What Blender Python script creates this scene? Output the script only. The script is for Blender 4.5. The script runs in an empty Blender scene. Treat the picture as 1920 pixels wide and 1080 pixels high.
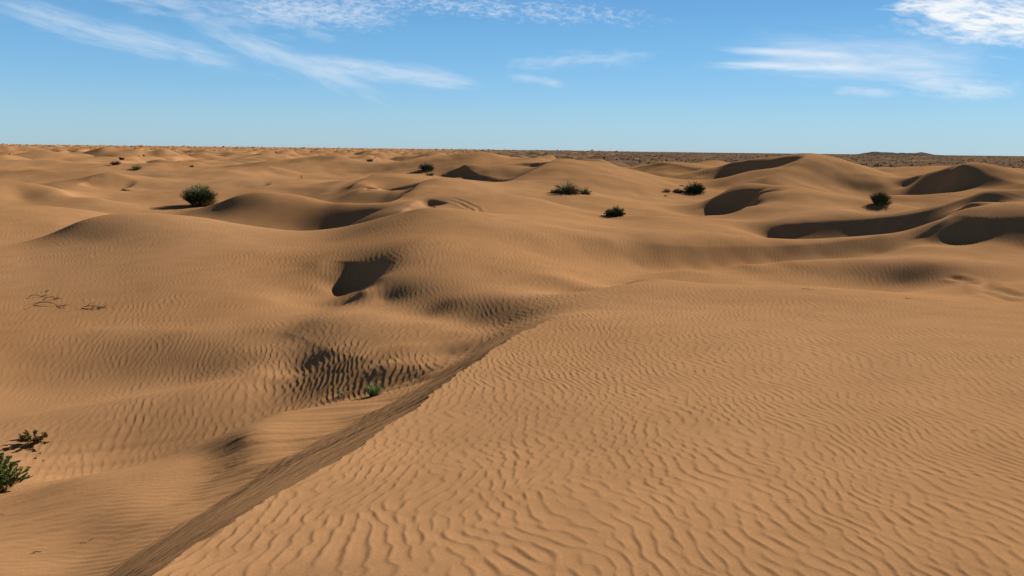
import bpy, math, random
import numpy as np
from mathutils import Matrix, Vector

QUAL = 1.0            # mesh density of the sand sheet
random.seed(7)
rng = np.random.default_rng(11)

# ------------------------------------------------------------------ scene / camera
sc = bpy.context.scene
W, Hh = 1920.0, 1080.0
FOC = 1493.0
ZC = 4.0
PITCH = math.radians(9.82)
ROLL = math.radians(0.63)
fw = Vector((0, math.cos(PITCH), -math.sin(PITCH)))
r0 = Vector((1, 0, 0)); u0 = Vector((0, math.sin(PITCH), math.cos(PITCH)))
rt = r0 * math.cos(ROLL) + u0 * math.sin(ROLL)
up = -r0 * math.sin(ROLL) + u0 * math.cos(ROLL)
cam = bpy.data.cameras.new('camera'); camo = bpy.data.objects.new('camera', cam)
sc.collection.objects.link(camo)
M = Matrix((rt, up, -fw)).transposed().to_4x4(); M.translation = Vector((0, 0, ZC))
camo.matrix_world = M
cam.sensor_width = 36.0; cam.lens = FOC / W * 36.0
cam.clip_start = 0.05; cam.clip_end = 40000
sc.camera = camo


def ray(px, py):
    return fw + rt * ((px - W / 2) / FOC) + up * ((Hh / 2 - py) / FOC)


def pt(px, py, D):
    """a point seen at (px,py) that lies D metres below eye level -> (theta, ln r, z)"""
    d = ray(px, py)
    k = D / max(-d.z, 1e-4)
    x, y = d.x * k, d.y * k
    return (math.atan2(x, y), math.log(math.hypot(x, y)), ZC - D)


def at(px, py, r):
    d = ray(px, py)
    return (math.atan2(d.x, d.y), math.log(r), ZC + d.z / math.hypot(d.x, d.y) * r)


def spec(px, py, q):
    q = str(q)
    return at(float(px), float(py), float(q[1:])) if q[0] == '@' else pt(float(px), float(py), float(q))


def hid(px, r, D):
    d = ray(px, 540)
    return (math.atan2(d.x, d.y), math.log(r), ZC - D)


# ------------------------------------------------------------------ noise helpers
def _hash(ix, iy, seed):
    h = (ix.astype(np.int64) * 374761393 + iy.astype(np.int64) * 668265263 + seed * 2147483647 + 12345) & 0xffffffff
    h = ((h ^ (h >> 13)) * 1274126177) & 0xffffffff
    h = (h ^ (h >> 16)) & 0xffff
    return h.astype(np.float32) * (2 * math.pi / 65536.0)


def perlin(x, y, seed=0):
    x = np.asarray(x, dtype=np.float32); y = np.asarray(y, dtype=np.float32)
    fx = np.floor(x); fy = np.floor(y)
    ix = fx.astype(np.int32); iy = fy.astype(np.int32)
    dx = x - fx; dy = y - fy
    sx = dx * dx * dx * (dx * (dx * 6 - 15) + 10); sy = dy * dy * dy * (dy * (dy * 6 - 15) + 10)

    def g(ox, oy):
        a = _hash(ix + ox, iy + oy, seed)
        return np.cos(a) * (dx - ox) + np.sin(a) * (dy - oy)
    a = g(0, 0); b = g(1, 0); c = g(0, 1); d = g(1, 1)
    return ((a + (b - a) * sx) * (1 - sy) + (c + (d - c) * sx) * sy) * 1.5


def sstep(a, b, x):
    t = np.clip((x - a) / (b - a), 0, 1)
    return t * t * (3 - 2 * t)


# ------------------------------------------------------------------ measured relief
CTRL = """
700 1080 1.70; 960 1080 1.68; 1300 1080 1.68; 1700 1080 1.66; 1920 1080 1.64
760 900 1.86; 1100 900 1.78; 1500 900 1.75; 1900 900 1.72
930 750 2.0; 1200 750 1.9; 1600 750 1.85; 1920 750 1.82
1100 650 2.08; 1400 650 2.0; 1700 650 1.95; 1920 650 1.9
1060 590 2.2; 1150 580 2.2; 1300 560 2.2; 1500 565 2.15; 1700 580 2.08; 1920 620 1.98
1100 552 2.27; 1150 537 2.3; 1200 524 2.34; 1280 507 @18.8
1300 530 2.28; 1500 535 2.22; 1700 552 2.15; 1850 578 2.08; 1920 598 2.03
1760 540 2.45; 1830 552 2.3; 1890 567 2.18
1480 490 2.65; 1480 507 ~.2; 1400 497 2.7; 1400 508 ~.16; 1540 487 2.62; 1540 514 ~.22; 1600 484 2.6; 1600 519 ~.21; 1690 481 2.58; 1690 530 ~.16; 1750 492 2.52; 1850 490 2.55; 1920 490 2.5; 1850 530 2.3; 1920 540 2.2
0 1080 2.85; 0 950 3.12; 0 820 3.3; 150 900 3.05; 250 980 2.9;  200 618 2.98; 200 705 ~.21; 50 620 2.98; 50 720 ~.18; 350 622 2.97; 350 710 ~.21;  330 870 3.02; 150 1000 2.98; 60 1050 2.92; 250 940 2.95
400 830 2.98; 395 856 3.0; 430 838 2.94; 462 822 2.87; 500 808 2.85; 470 868 2.89; 540 830 2.9; 560 790 2.9; 630 785 2.91; 420 885 2.97; 365 850 3.03; 600 768 2.9; 660 765 2.9; 520 776 2.97; 640 753 2.93; 720 736 2.9; 800 705 2.84
375 882 3.0
0 612 2.98; 200 612 2.98; 350 612 2.97; 450 612 2.95; 500 615 2.93; 450 680 3.14; 500 720 3.2; 420 650 3.07
555 634 2.95; 555 700 ~.15; 555 764 ~.10; 610 656 2.915; 610 753 ~.17; 660 670 2.88; 660 747 ~.24; 720 684 2.87; 720 733 ~.26; 780 690 2.86; 780 712 ~.2; 515 655 3.03; 490 700 3.12
560 610 2.89; 600 600 2.80; 640 588 2.77; 720 592 2.74; 800 605 2.72; 860 622 2.72;  700 630 2.78; 780 650 2.78; 840 665 2.82; 518 630 2.99
640 489 2.45; 640 545 ~.39; 690 491 2.41; 690 528 ~.43; 600 494 2.5; 600 540 ~.27; 565 500 2.58; 560 545 ~.18
700 492 2.4; 722 503 2.4; 715 520 2.46; 680 546 2.62; 640 577 2.82; 620 574 2.93; 500 560 2.83; 540 525 2.72
720 562 2.75; 800 592 2.77; 880 606 2.73; 930 612 2.67; 760 540 2.57; 850 560 2.55; 950 560 2.45; 1000 580 2.42
0 520 2.75; 200 520 2.72; 400 520 2.65; 0 462 2.55; 50 455 2.5; 100 440 2.35; 150 416 2.05; 160 450 ~.2; 200 405 1.98; 300 404 2.0; 400 412 2.1; 500 432 2.3; 560 441 2.35; 620 455 2.4
200 450 2.35; 350 450 2.3; 480 470 2.45
700 425 2.05; 760 400 1.75; 790 390 1.62; 850 398 1.68; 950 415 1.88; 1040 428 2.02; 700 460 2.2; 800 450 2.0; 900 450 2.05; 1000 470 2.3; 800 500 2.3; 920 510 2.4; 1050 520 2.42; 1000 440 2.05
1100 448 2.22; 1100 474 ~.28; 1150 453 2.3; 1150 488 ~.36; 1200 458 2.4; 1200 499 ~.42; 1250 461 2.46; 1250 502 ~.45; 1300 463 2.52; 1300 503 ~.46; 1350 463 @22.5; 1350 500 ~.46; 1400 463 @23.1; 1400 495 ~.46; 1446 462 @23.7; 1446 489 ~.45; 1500 458 @24.2; 1500 485 ~.43; 1546 455 @24.7; 1546 481 ~.41; 1600 449 @25.2; 1600 479 ~.34; 1646 443 @25.6; 1646 476 ~.32
1100 512 2.6; 1200 512 2.84
 1780 403 @27.8; 1820 378 @30; 1850 360 @31.7
1847 357 @32; 1800 375 @31.6; 1800 386 ~.3; 1747 393 @31.3; 1747 410 ~.36; 1680 407 @31.4; 1680 430 ~.46
1420 440 @29.8; 1446 427 @31.5; 1446 452 ~.47; 1480 421 @31.5; 1480 454 ~.48; 1513 417 @31.6; 1513 452 ~.49; 1563 412 @31.8; 1563 446 ~.49; 1610 411 @31.8; 1610 440 ~.48
1850 385 @29; 1920 385 @29.5; 1920 365 @33; 1850 408 @26.3; 1850 458 ~.43; 1920 406 @26.6; 1920 465 ~.46; 1795 404 @27; 1795 455 ~.40; 1745 418 @26.8; 1745 455 ~.33; 1713 430 @26.4; 2000 404 @27; 2000 465 ~.44; 1720 462 @24.3
1400 412 @34; 1500 395 @35; 1600 395 @35.5; 1450 375 @38.5; 1550 375 @39; 1640 378 @39.5; 1450 348 @43; 1550 361 @41.5
1648 384 @51; 1700 380 @52; 1690 365 @55; 1400 355 @43.5; 1400 378 ~.45; 1385 358 @43.6; 1385 390 ~.45; 1368 363 @43.8; 1368 398 ~.43; 1345 371 @44; 1345 403 ~.38; 1418 355 @43; 1418 368 ~.45; 1378 349 @46; 1330 376 @46; 1350 365 @46
1150 412 @31; 1210 405 @31.5; 1290 408 @31.5; 1360 413 @32; 1200 435 @26; 1350 440 @28; 1152 404 @36; 1250 395 @39; 1200 380 @43.5; 1300 361 @55; 1250 367 @52; 1350 350 @60
1040 412 @25.2; 1040 400 @29.5; 1100 435 2.2; 1100 415 @27.5; 950 380 @31.5; 870 363 @33; 800 371 @32.5; 940 366 @34.5; 990 372 @35
772 384 @30.6; 772 393 ~.36; 798 373 @32; 798 388 ~.4; 826 376 @31.6; 826 386 ~.36; 690 405 @31
368 403 @37.8; 400 388 @38.4; 400 405 ~.14; 480 361 @38; 480 403 ~.37; 560 367 @37.6; 560 435 ~.44; 640 380 @36.3; 640 426 ~.43; 700 392 @34.5; 700 412 ~.34; 440 368 @38.6; 440 404 ~.25
720 355 @45; 720 380 ~.4; 740 353 @44.7; 740 374 ~.42; 757 351 @44.4; 757 366 ~.42; 776 347 @43.4; 776 352 ~.42; 850 355 @39; 820 348 @40; 850 345 @48
750 330 @48; 790 328 @52; 690 349 @44.5; 690 359 ~.42; 710 352 @44; 710 358 ~.4; 640 355 @46
600 345 @50; 560 335 @56; 500 335 @60; 505 314 @70; 515 328 ~.35; 500 291 @100; 520 305 ~.3; 600 300 @88; 600 311 ~.3; 620 365 @45; 440 355 @50
372 385 @44; 330 400 @40.5; 250 380 @45; 150 372 @46; 50 346 @46.3; 40 372 ~.5; 110 354 @46; 170 370 @45; 0 353 @45.5; 0 373 ~.45; -60 370 @44; 80 319 @68; 80 328 ~.3; 200 326 @55; 200 348 ~.5; 240 331 @55; 240 351 ~.45; 165 336 @54.5; 165 347 ~.4; 300 335 @57; 370 330 @62; 450 325 @62; 320 360 @50; 90 320 @70; 150 320 @68
50 384 @34; 150 393 @33; 0 400 @31; 0 430 @29; 100 420 @29.5; 0 383 @34
100 310 @92; 30 300 @100; 217 308 @95; 255 318 @82; 420 300 @105; 650 292 @105; 690 300 @102
1100 305 @63; 1150 310 @66; 1080 330 @55; 1150 340 @53; 1000 357 @46; 1200 340 @55; 1070 362 @43; 1090 368 @42; 1130 382 @40; 1030 366 @41.5
905 291 @78; 930 305 @72; 960 300 @76; 900 310 @70; 870 307 @69; 870 323 ~.45; 900 326 @65.5; 900 338 ~.43; 925 333 @64; 925 342 ~.42; 950 337 @63; 950 343 ~.4; 845 319 @70; 845 331 ~.4; 800 330 @66; 800 318 @72
1030 290 @78; 1010 291 @80; 1010 299 ~.45; 1038 290 @77.8; 1038 296.5 ~.45; 800 292 @95; 830 305 @90; 770 305 @95
1265 292 @100; 1220 300 @97; 1170 312 @95; 1300 295 @100; 1360 301 @97; 1240 315 @84; 1290 325 @81; 1200 322 @85; 1330 335 @76
1370 305.5 @78.3; 1370 330 ~.42; 1400 303 @76; 1400 332 ~.43; 1440 301 @73.5; 1440 327 ~.43; 1475 296 @71.2; 1475 313 ~.42; 1560 297 @72; 1620 310 @74; 1690 334 @73; 1500 312 @64; 1500 332 ~.3; 1540 311 @65; 1540 338 ~.36; 1600 324 @65; 1600 352 ~.36; 1650 343 @63; 1650 364 ~.32
1740 325 @62; 1740 362 ~.38; 1770 319 @60; 1770 362 ~.42; 1800 313 @58; 1800 360 ~.42; 1850 322 @58; 1850 352 ~.42; 1700 333 @65; 1700 350 ~.3; 1860 315 @75; 1920 318 @80; 1740 307 @90; 1690 312 @88; 1720 318 @84; 1640 307 @95
"""
HIDDEN = """
1100 14.5 2.68; 1180 15.8 2.74; 1400 17.2 2.8; 1500 17 2.82; 1600 16.6 2.72; 1700 15.6 2.42
790 27.5 2.4; 700 28 2.85; 600 29 3.3; 850 27 2.2; 500 28.5 3.3; 300 30 3.0; 150 27 2.7; 50 26 2.75
100 38 2.8; 300 36 3.0; 470 43 2.9; 600 41 2.8; 700 38 2.8
1446 27 3.0; 1520 27.5 3.05; 1640 28 2.95; 1783 29.2 2.3; 1720 28 2.65; 1820 30.7 1.75
1747 35 2.8; 1680 36 2.8; 1800 36 2.8; 1850 37 2.7; 1920 40 2.6
1410 40.8 2.6; 1388 38.6 2.8; 1600 46 2.9; 1480 47 2.7; 1210 34.5 2.8; 1300 35 2.85; 870 36.5 2.6; 960 38 2.6; 740 39.5 2.65; 690 53 2.2
640 571 2.9; 200 60 2.5; 40 51 2.6; 520 73 2.4
1512 80 2.4; 1055 78 2.2; 905 92 2.6; 1265 112 2.8; 1800 66 2.4; 1450 86 2.4
100 130 3.1; 500 135 3.1; 900 130 3.2; 1300 140 3.6; 1700 125 3.6; 1900 125 3.6
100 180 3.6; 500 180 3.6; 960 180 3.8; 1500 180 4.2; 1900 180 4.4
-300 4 2.9; -300 8 3.1; -300 14 3.0; -400 25 2.5; -400 45 2.6; -400 90 2.8; -500 150 3.4
2300 3 1.65; 2300 6 1.7; 2400 11 1.9; 2400 20 2.4; 2400 33 1.6; 2400 50 1.8; 2400 80 2.5; 2500 150 4.0
200 2.2 2.3; 960 1.2 1.68; 500 2.0 1.75; 960 2.0 1.68; 1600 1.5 1.66
"""
P = []
for ln in CTRL.replace('\n', ';').split(';'):
    v = ln.split()
    if len(v) == 3 and v[2][0] == '~':          # from the point before, down a slope s towards the viewer
        q = P[-1]; d = ray(float(v[0]), float(v[1])); t_ = -d.z / math.hypot(d.x, d.y); sl_ = float(v[2][1:])
        r2 = (ZC - q[2] + sl_ * math.exp(q[1])) / (t_ + sl_)
        P.append(at(float(v[0]), float(v[1]), r2))
    elif len(v) == 3: P.append(spec(*v))
for ln in HIDDEN.replace('\n', ';').split(';'):
    v = ln.split()
    if len(v) == 3 and float(v[1]) < 400: P.append(hid(*map(float, v)))

# crest lines with a slip face on one side: points (px,py,D), slope jump, reach (fraction of distance), side of the slip
CRESTS = [
    ('fore', [(180, 1160, 1.66), (290, 1080, 1.73), (360, 1027, 1.77), (443, 973, 1.81), (520, 930, 1.85), (593, 887, 1.89), (640, 860, 1.92), (707, 817, 1.96), (760, 777, 1.99), (797, 753, 2.02), (847, 707, 2.07), (907, 675, 2.1), (923, 657, 2.13), (963, 630, 2.17), (1000, 616, 2.2), (1030, 600, 2.22), (1060, 572, 2.25)], 0.62, 0.25),
    ('forefoot', [(90, 1150, 2.74), (193, 1080, 2.78), (333, 987, 2.83), (433, 927, 2.86), (533, 860, 2.89), (640, 807, 2.9), (747, 750, 2.88), (813, 713, 2.84), (880, 663, 2.76), (910, 640, 2.69), (947, 617, 2.6)], -0.22, 0.03),
    ('scallop', [(570, 497, 2.55), (610, 489, 2.47), (640, 489, 2.45), (700, 492, 2.4), (718, 498, 2.39), (722, 505, 2.41), (715, 520, 2.48), (680, 546, 2.66), (640, 577, 2.86), (625, 582, 2.9)], 0.4, 0.015),
    ('tongue', [(530, 622, 2.96), (565, 632, 2.93), (610, 655, 2.92), (660, 668, 2.88), (740, 688, 2.9), (790, 690, 2.88)], 0.14, 0.025),
    ('right_near', [(1785, 406, '@27'), (1808, 404, '@26.8'), (1830, 408, '@26.3'), (1880, 408, '@26.4'), (1920, 406, '@26.6'), (2000, 404, '@27')], 0.2, 0.03),
    ('bowl', [(1420, 433, '@30.8'), (1446, 427, '@31.5'), (1513, 417, '@31.6'), (1563, 412, '@31.8'), (1610, 411, '@31.8'), (1680, 407, '@31.4'), (1747, 393, '@31.3'), (1800, 375, '@31.6'), (1847, 357, '@32'), (1870, 350, '@32.5')], 0.22, 0.03),
    ('notch', [(1335, 374, '@44.2'), (1345, 371, '@44'), (1368, 363, '@43.8'), (1400, 355, '@43.5'), (1418, 354, '@43'), (1430, 368, '@39.8'), (1395, 394, '@36.6'), (1358, 411, '@34.5')], 0.4, 0.015),
    ('big', [(1340, 309, '@80'), (1360, 306, '@79'), (1400, 303, '@76'), (1450, 300, '@73'), (1480, 295, '@71'), (1512, 291, '@68'), (1505, 298, '@66'), (1470, 318, '@62'), (1440, 331, '@60'), (1400, 344, '@58')], 0.5, 0.02),
    ('east', [(1690, 335, '@66'), (1740, 325, '@62'), (1800, 313, '@58'), (1850, 322, '@58'), (1905, 343, '@56'), (1920, 337, '@55'), (1960, 330, '@55')], 0.25, 0.04),
    ('mid', [(1062, 290, '@67'), (1055, 292, '@66'), (1023, 307, '@62'), (1000, 320, '@59'), (960, 338, '@56'), (925, 351, '@54')], 0.5, 0.03),
    ('crescent', [(860, 313, '@70'), (870, 307, '@69'), (887, 323, '@66'), (923, 333, '@64'), (950, 337, '@63'), (980, 332, '@62')], 0.5, 0.03),
    ('lip', [(710, 357, '@45.4'), (720, 355, '@45'), (755, 351, '@44.5'), (775, 347, '@43.5'), (790, 340, '@42'), (770, 355, '@39.5'), (750, 370, '@37'), (728, 388, '@35')], 0.5, 0.012),
    ('lip2', [(708, 324, '@51'), (703, 325, '@50'), (680, 336, '@47.5'), (665, 345, '@45.5'), (655, 350, '@44.5')], 0.5, 0.015),
    ('lip3', [(672, 352, '@44'), (690, 349, '@44.5'), (712, 352, '@44'), (718, 358, '@42')], 0.5, 0.012),
    ('saddle', [(735, 404, '@28.8'), (745, 400, '@29'), (770, 385, '@30.5'), (795, 373, '@32'), (830, 376, '@31.5'), (845, 382, '@31')], 0.45, 0.02),
    ('ridge', [(1180, 455, '@20.9'), (1250, 461, 2.46), (1300, 463, 2.52), (1350, 463, '@22.5'), (1400, 463, '@23.1'), (1446, 462, '@23.7'), (1500, 458, '@24.2'), (1546, 455, '@24.7'), (1600, 449, '@25.2'), (1646, 443, '@25.6'), (1713, 430, '@26.4')], 0.2, 0.03),
    ('westlow', [(140, 350, '@52.3'), (165, 336, '@54.3'), (200, 326, '@55'), (225, 327, '@55'), (262, 338, '@54.5')], 0.35, 0.03),
    ('twin', [(1190, 309, '@91'), (1222, 302, '@88'), (1250, 301, '@86'), (1290, 309, '@84'), (1330, 325, '@82')], 0.45, 0.02),
    ('top', [(975, 302, '@81'), (1000, 292, '@80'), (1030, 290, '@78'), (1060, 290, '@77')], 0.4, 0.02),
]
SIDE = {n_: (1 if n_ in ('fore', 'forefoot') else -1) for n_ in [c_[0] for c_ in CRESTS]}


def resample(pl, n):
    pl = np.array(pl); seg = np.hypot(np.diff(pl[:, 0]), np.diff(pl[:, 1])); s = np.concatenate([[0], np.cumsum(seg)])
    t = np.linspace(0, s[-1], n)
    return np.stack([np.interp(t, s, pl[:, k]) for k in range(pl.shape[1])], 1)


def crest_field(line, th, lr):
    """signed distance (left of travel positive) and position 0..1 along a polyline, in the (theta, ln r) chart"""
    best = np.full(th.shape, 1e9, dtype=np.float32); sd = np.zeros(th.shape, dtype=np.float32); tt = np.zeros(th.shape, dtype=np.float32)
    n = len(line)
    L = np.array(line)[:, :2]
    e = np.diff(L, axis=0); nn_ = np.stack([-e[:, 1], e[:, 0]], 1); nn_ /= np.linalg.norm(nn_, axis=1, keepdims=True)
    vn = np.concatenate([nn_[:1], nn_[:-1] + nn_[1:], nn_[-1:]])          # normals at the vertices settle the side at sharp turns
    for i in range(n - 1):
        ax, ay = L[i]; ex, ey = e[i]; L2 = ex * ex + ey * ey
        px = th - np.float32(ax); py = lr - np.float32(ay)
        t = np.clip((px * ex + py * ey) / L2, 0, 1)
        qx = px - t * ex; qy = py - t * ey
        d = qx * qx + qy * qy
        m = d < best
        best = np.where(m, d, best)
        nx = np.where(t <= 0, vn[i, 0], np.where(t >= 1, vn[i + 1, 0], nn_[i, 0]))
        ny = np.where(t <= 0, vn[i, 1], np.where(t >= 1, vn[i + 1, 1], nn_[i, 1]))
        sd = np.where(m, np.sign(qx * nx + qy * ny) * np.sqrt(d), sd)
        tt = np.where(m, (i + t) / (n - 1), tt)
    return sd, tt


def smooth_line(line, it=2):
    pl = np.array(line)
    for _ in range(it):                     # Chaikin
        q = [pl[0]]
        for a, b in zip(pl[:-1], pl[1:]):
            q += [a * .75 + b * .25, a * .25 + b * .75]
        q.append(pl[-1]); pl = np.array(q)
    return pl


LINES = []
for name, pts, jump, reach in CRESTS:
    raw = [spec(*p) for p in pts]
    LINES.append((name, smooth_line(raw, 2), jump, reach, SIDE[name]))
    dense = resample(LINES[-1][1], max(6, len(raw)))
    for q in dense[1:-1]: P.append(tuple(q))


def hinge(th, lr, want_mask=False):
    z = np.zeros(th.shape, dtype=np.float32); slip = np.zeros(th.shape, dtype=np.float32)
    for name, line, jump, reach, side in LINES:
        ext = max(3 * reach, .8 if name == 'fore' else 0)
        lo = line[:, :2].min(0) - ext; hi = line[:, :2].max(0) + ext
        m = (th > lo[0]) & (th < hi[0]) & (lr > lo[1]) & (lr < hi[1])
        if not m.any(): continue
        a, b = th[m], lr[m]
        sd, t = crest_field(line, a, b)
        d = sd * side
        w = sstep(0.0, 0.18, t) * sstep(0.0, 0.18, 1 - t)
        if name == 'scallop': w = sstep(0.0, 0.45, t) * sstep(0.0, 0.3, 1 - t)
        if name == 'fore':
            w = 1 - sstep(math.log(9.0), math.log(11.3), b)
            d = d + 0.006 * perlin(b * 12, b * 0 + 5.3, 7) + 0.0026 * perlin(b * 45, b * 0 + 3.3, 5) + 0.0014 * perlin(b * 120, b * 0 + 1.3, 6)
        dp = np.maximum(d, 0)
        if name == 'fore': prof = dp * (1 - sstep(.22, .75, dp))
        else: prof = dp * np.exp(-dp / reach) * (1 - sstep(1.3, 2.8, dp / reach))
        z[m] += -jump * np.exp(b) * w * prof
        if jump < 0 or name in ('tongue', 'ridge', 'hummock'): continue
        if name == 'fore':                      # the slip face ends at its foot line
            foot = [l for l in LINES if l[0] == 'forefoot'][0][1]
            fd, _ = crest_field(foot, a, b)
            lim = 1 - sstep(-.012, .006, fd)
        else: lim = 1 - sstep(reach * .8, reach * 1.2, d)
        slip[m] = np.maximum(slip[m], w * sstep(0, 0.004, d) * lim)
    return (z, slip) if want_mask else z


fc = resample([l for l in LINES if l[0] == 'fore'][0][1], 26); ff = resample([l for l in LINES if l[0] == 'forefoot'][0][1], 22)


def xyz(a): return np.array([math.exp(a[1]) * math.sin(a[0]), math.exp(a[1]) * math.cos(a[0]), a[2]])


for i_ in range(1, 21):                    # the slip face itself: straight at the angle of rest from crest to foot
    a_, b_ = xyz(fc[int(round(i_ * 24 / 21))]), xyz(ff[i_])
    for t_ in (.25, .5, .75):
        v_ = a_ + (b_ - a_) * t_
        P.append((math.atan2(v_[0], v_[1]), math.log(math.hypot(v_[0], v_[1])), v_[2]))

P = np.array(P)
# merge control points that fall on top of one another
keep = []
for i in range(len(P)):
    if all((P[i, 0] - P[j, 0]) ** 2 + (P[i, 1] - P[j, 1]) ** 2 > 1.2e-5 for j in keep): keep.append(i)
P = P[keep]
res = P[:, 2] - hinge(P[:, 0].astype(np.float32), P[:, 1].astype(np.float32))
n = len(P)


def U(d2):
    return np.where(d2 > 1e-12, 0.5 * d2 * np.log(np.maximum(d2, 1e-12)), 0)


d2 = (P[:, None, 0] - P[None, :, 0]) ** 2 + (P[:, None, 1] - P[None, :, 1]) ** 2
A = np.zeros((n + 3, n + 3)); A[:n, :n] = U(d2) + np.eye(n) * 4e-5
A[:n, n] = 1; A[:n, n + 1:] = P[:, :2]; A[n, :n] = 1; A[n + 1:, :n] = P[:, :2].T
wts = np.linalg.solve(A, np.concatenate([res, np.zeros(3)]))
GT = np.linspace(-0.9, 0.9, 640); GL = np.linspace(math.log(1.0), math.log(200), 820)
gt, gl = np.meshgrid(GT, GL, indexing='ij')
gz = wts[n] + wts[n + 1] * gt + wts[n + 2] * gl
for i in range(n):
    dd = (gt - P[i, 0]) ** 2 + (gl - P[i, 1]) ** 2 + 1e-12
    gz += wts[i] * (0.5 * dd * np.log(dd))


def cubic_sample(G, fx, fy):
    nx, ny = G.shape
    fx = np.clip(fx, 1, nx - 2.001); fy = np.clip(fy, 1, ny - 2.001)
    ix = fx.astype(np.int32); iy = fy.astype(np.int32); tx = (fx - ix).astype(np.float32); ty = (fy - iy).astype(np.float32)
    ix = np.minimum(ix, nx - 3); iy = np.minimum(iy, ny - 3)

    def w4(t):
        return (-.5 * t + t * t - .5 * t ** 3, 1 - 2.5 * t * t + 1.5 * t ** 3, .5 * t + 2 * t * t - 1.5 * t ** 3, -.5 * t * t + .5 * t ** 3)
    wx, wy = w4(tx), w4(ty)
    out = 0
    for a in range(4):
        row = 0
        for b in range(4):
            row = row + wy[b] * G[ix + a - 1, iy + b - 1]
        out = out + wx[a] * row
    return out


G32 = gz.astype(np.float32)


# ------------------------------------------------------------------ far dune field (wind from the right, slip faces to the left)
def dune_field(x, y, L, seed):
    wx = x + 0.45 * L * perlin(x / (2.2 * L), y / (2.2 * L), seed + 1)
    wy = y + 0.45 * L * perlin(x / (2.2 * L), y / (2.2 * L), seed + 2)

    def h(px, py):
        a = perlin(px / L, py / (1.35 * L), seed)
        b = perlin(px / (0.52 * L) + 7, py / (0.7 * L), seed + 5)
        v = 0.75 * a + 0.3 * b
        return np.clip(0.5 + v, 0, 1.4)
    h0 = h(wx, wy)
    h1 = h(wx - 0.16 * L * h0, wy)
    return h(wx - 0.2 * L * h1, wy)


def base_height(x, y):
    r = np.maximum(np.hypot(x, y), 0.3)
    th = np.arctan2(x, y); lr = np.log(r)
    near = cubic_sample(G32, (th - GT[0]) / (GT[1] - GT[0]), (lr - GL[0]) / (GL[1] - GL[0]))
    hz, slip = hinge(th, lr, True)
    near = near + hz
    kf = sstep(0.62, 0.86, np.abs(th))
    near = near * (1 - kf) + kf * (ZC - 2.6)
    Dfar = 3.3 + 1.4 * sstep(120, 500, r) + 1.6 * sstep(math.radians(-5), math.radians(25), th) * sstep(100, 260, r)
    far = ZC - Dfar
    amp = 1.5 + 0.9 * sstep(100, 300, r) + 5.0 * sstep(600, 4000, r)
    d0 = dune_field(x, y, 8.5, 131); d1 = dune_field(x, y, 17, 31); d2_ = dune_field(x, y, 60, 61)
    fz = far + amp * (1.5 * (d1 - .5) + 0.7 * (d2_ - .5) * sstep(90, 260, r))
    k = sstep(80, 125, r)
    near = near + (1.0 * (d1 - .55) * sstep(52, 85, r) + .8 * (d0 - .5) * sstep(60, 85, r)) * sstep(0.1, -0.2, th)
    calm = 1 - .7 * sstep(.05, .3, th) * sstep(130, 260, r)
    fz = far + (fz - far) * calm + .75 * (d0 - .5) * calm
    k = np.maximum(k, kf * sstep(10, 40, r))
    z = near * (1 - k) + fz * k
    # small irregular hummocks everywhere
    sc_ = np.clip(r / 14, .35, 5)
    q = sstep(6, 20, r)
    z = z + q * 0.03 * np.minimum(r / 25, 2.2) * (1 - k) * (perlin(x / 3.3, y / 3.3, 3) + .6 * perlin(x / 1.5, y / 1.7, 4))
    return z, slip, k


def ground_z(x, y):
    return float(base_height(np.array([x], dtype=np.float32), np.array([y], dtype=np.float32))[0][0])


def place(px, py, rmin=2.0, rmax=900):
    """world point where the ray through a pixel meets the sand"""
    d = ray(px, py); hd = math.hypot(d.x, d.y)
    rr = np.exp(np.linspace(math.log(rmin), math.log(rmax), 6000)).astype(np.float32)
    x = rr * d.x / hd; y = rr * d.y / hd; zr = ZC + rr * d.z / hd
    z = base_height(x, y)[0]
    i = int(np.argmax(zr <= z))
    if zr[i] > z[i]: i = len(rr) // 2
    return Vector((float(x[i]), float(y[i]), float(z[i]))), float(rr[i])


# ------------------------------------------------------------------ wind ripples
def ripple_tex(seed, N=1024, per=16, band=0.13, ang=0.3):
    g = np.random.default_rng(seed)
    F = np.fft.fft2(g.standard_normal((N, N)))
    k = np.fft.fftfreq(N) * N
    kx, ky = np.meshgrid(k, k, indexing='ij')
    k0 = N / per
    kr = np.hypot(kx, ky) + 1e-9; an = np.arctan2(ky, kx)
    filt = np.exp(-((kr / k0 - 1) / band) ** 2 / 2) * np.exp(-(an / ang) ** 2 / 2)
    Z = np.fft.ifft2(F * filt)
    Z /= np.sqrt((np.abs(Z) ** 2).mean())
    return np.pad(Z.astype(np.complex64), ((0, 1), (0, 1)), mode='wrap'), N, per


def ripple_sample(tex, u, v):
    """u across the crests in wavelengths, v along them -> asymmetric ripple height, about -1..1"""
    Z, N, per = tex
    fx = np.mod(u * per, N); fy = np.mod(v * per, N)
    ix = np.minimum(fx.astype(np.int32), N - 1); iy = np.minimum(fy.astype(np.int32), N - 1)
    tx = (fx - ix).astype(np.float32); ty = (fy - iy).astype(np.float32)
    c = (Z[ix, iy] * (1 - tx) + Z[ix + 1, iy] * tx) * (1 - ty) + (Z[ix, iy + 1] * (1 - tx) + Z[ix + 1, iy + 1] * tx) * ty
    amp = np.abs(c); ph = np.angle(c)
    ph = ph - 0.62 * np.sin(ph)
    return np.sin(ph) * np.clip(amp, 0, 2.0) ** 0.7 - 0.15 * np.cos(2 * ph)


TA = ripple_tex(1, ang=0.42, band=.2); TB = ripple_tex(2, ang=0.22, band=.12)


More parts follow.
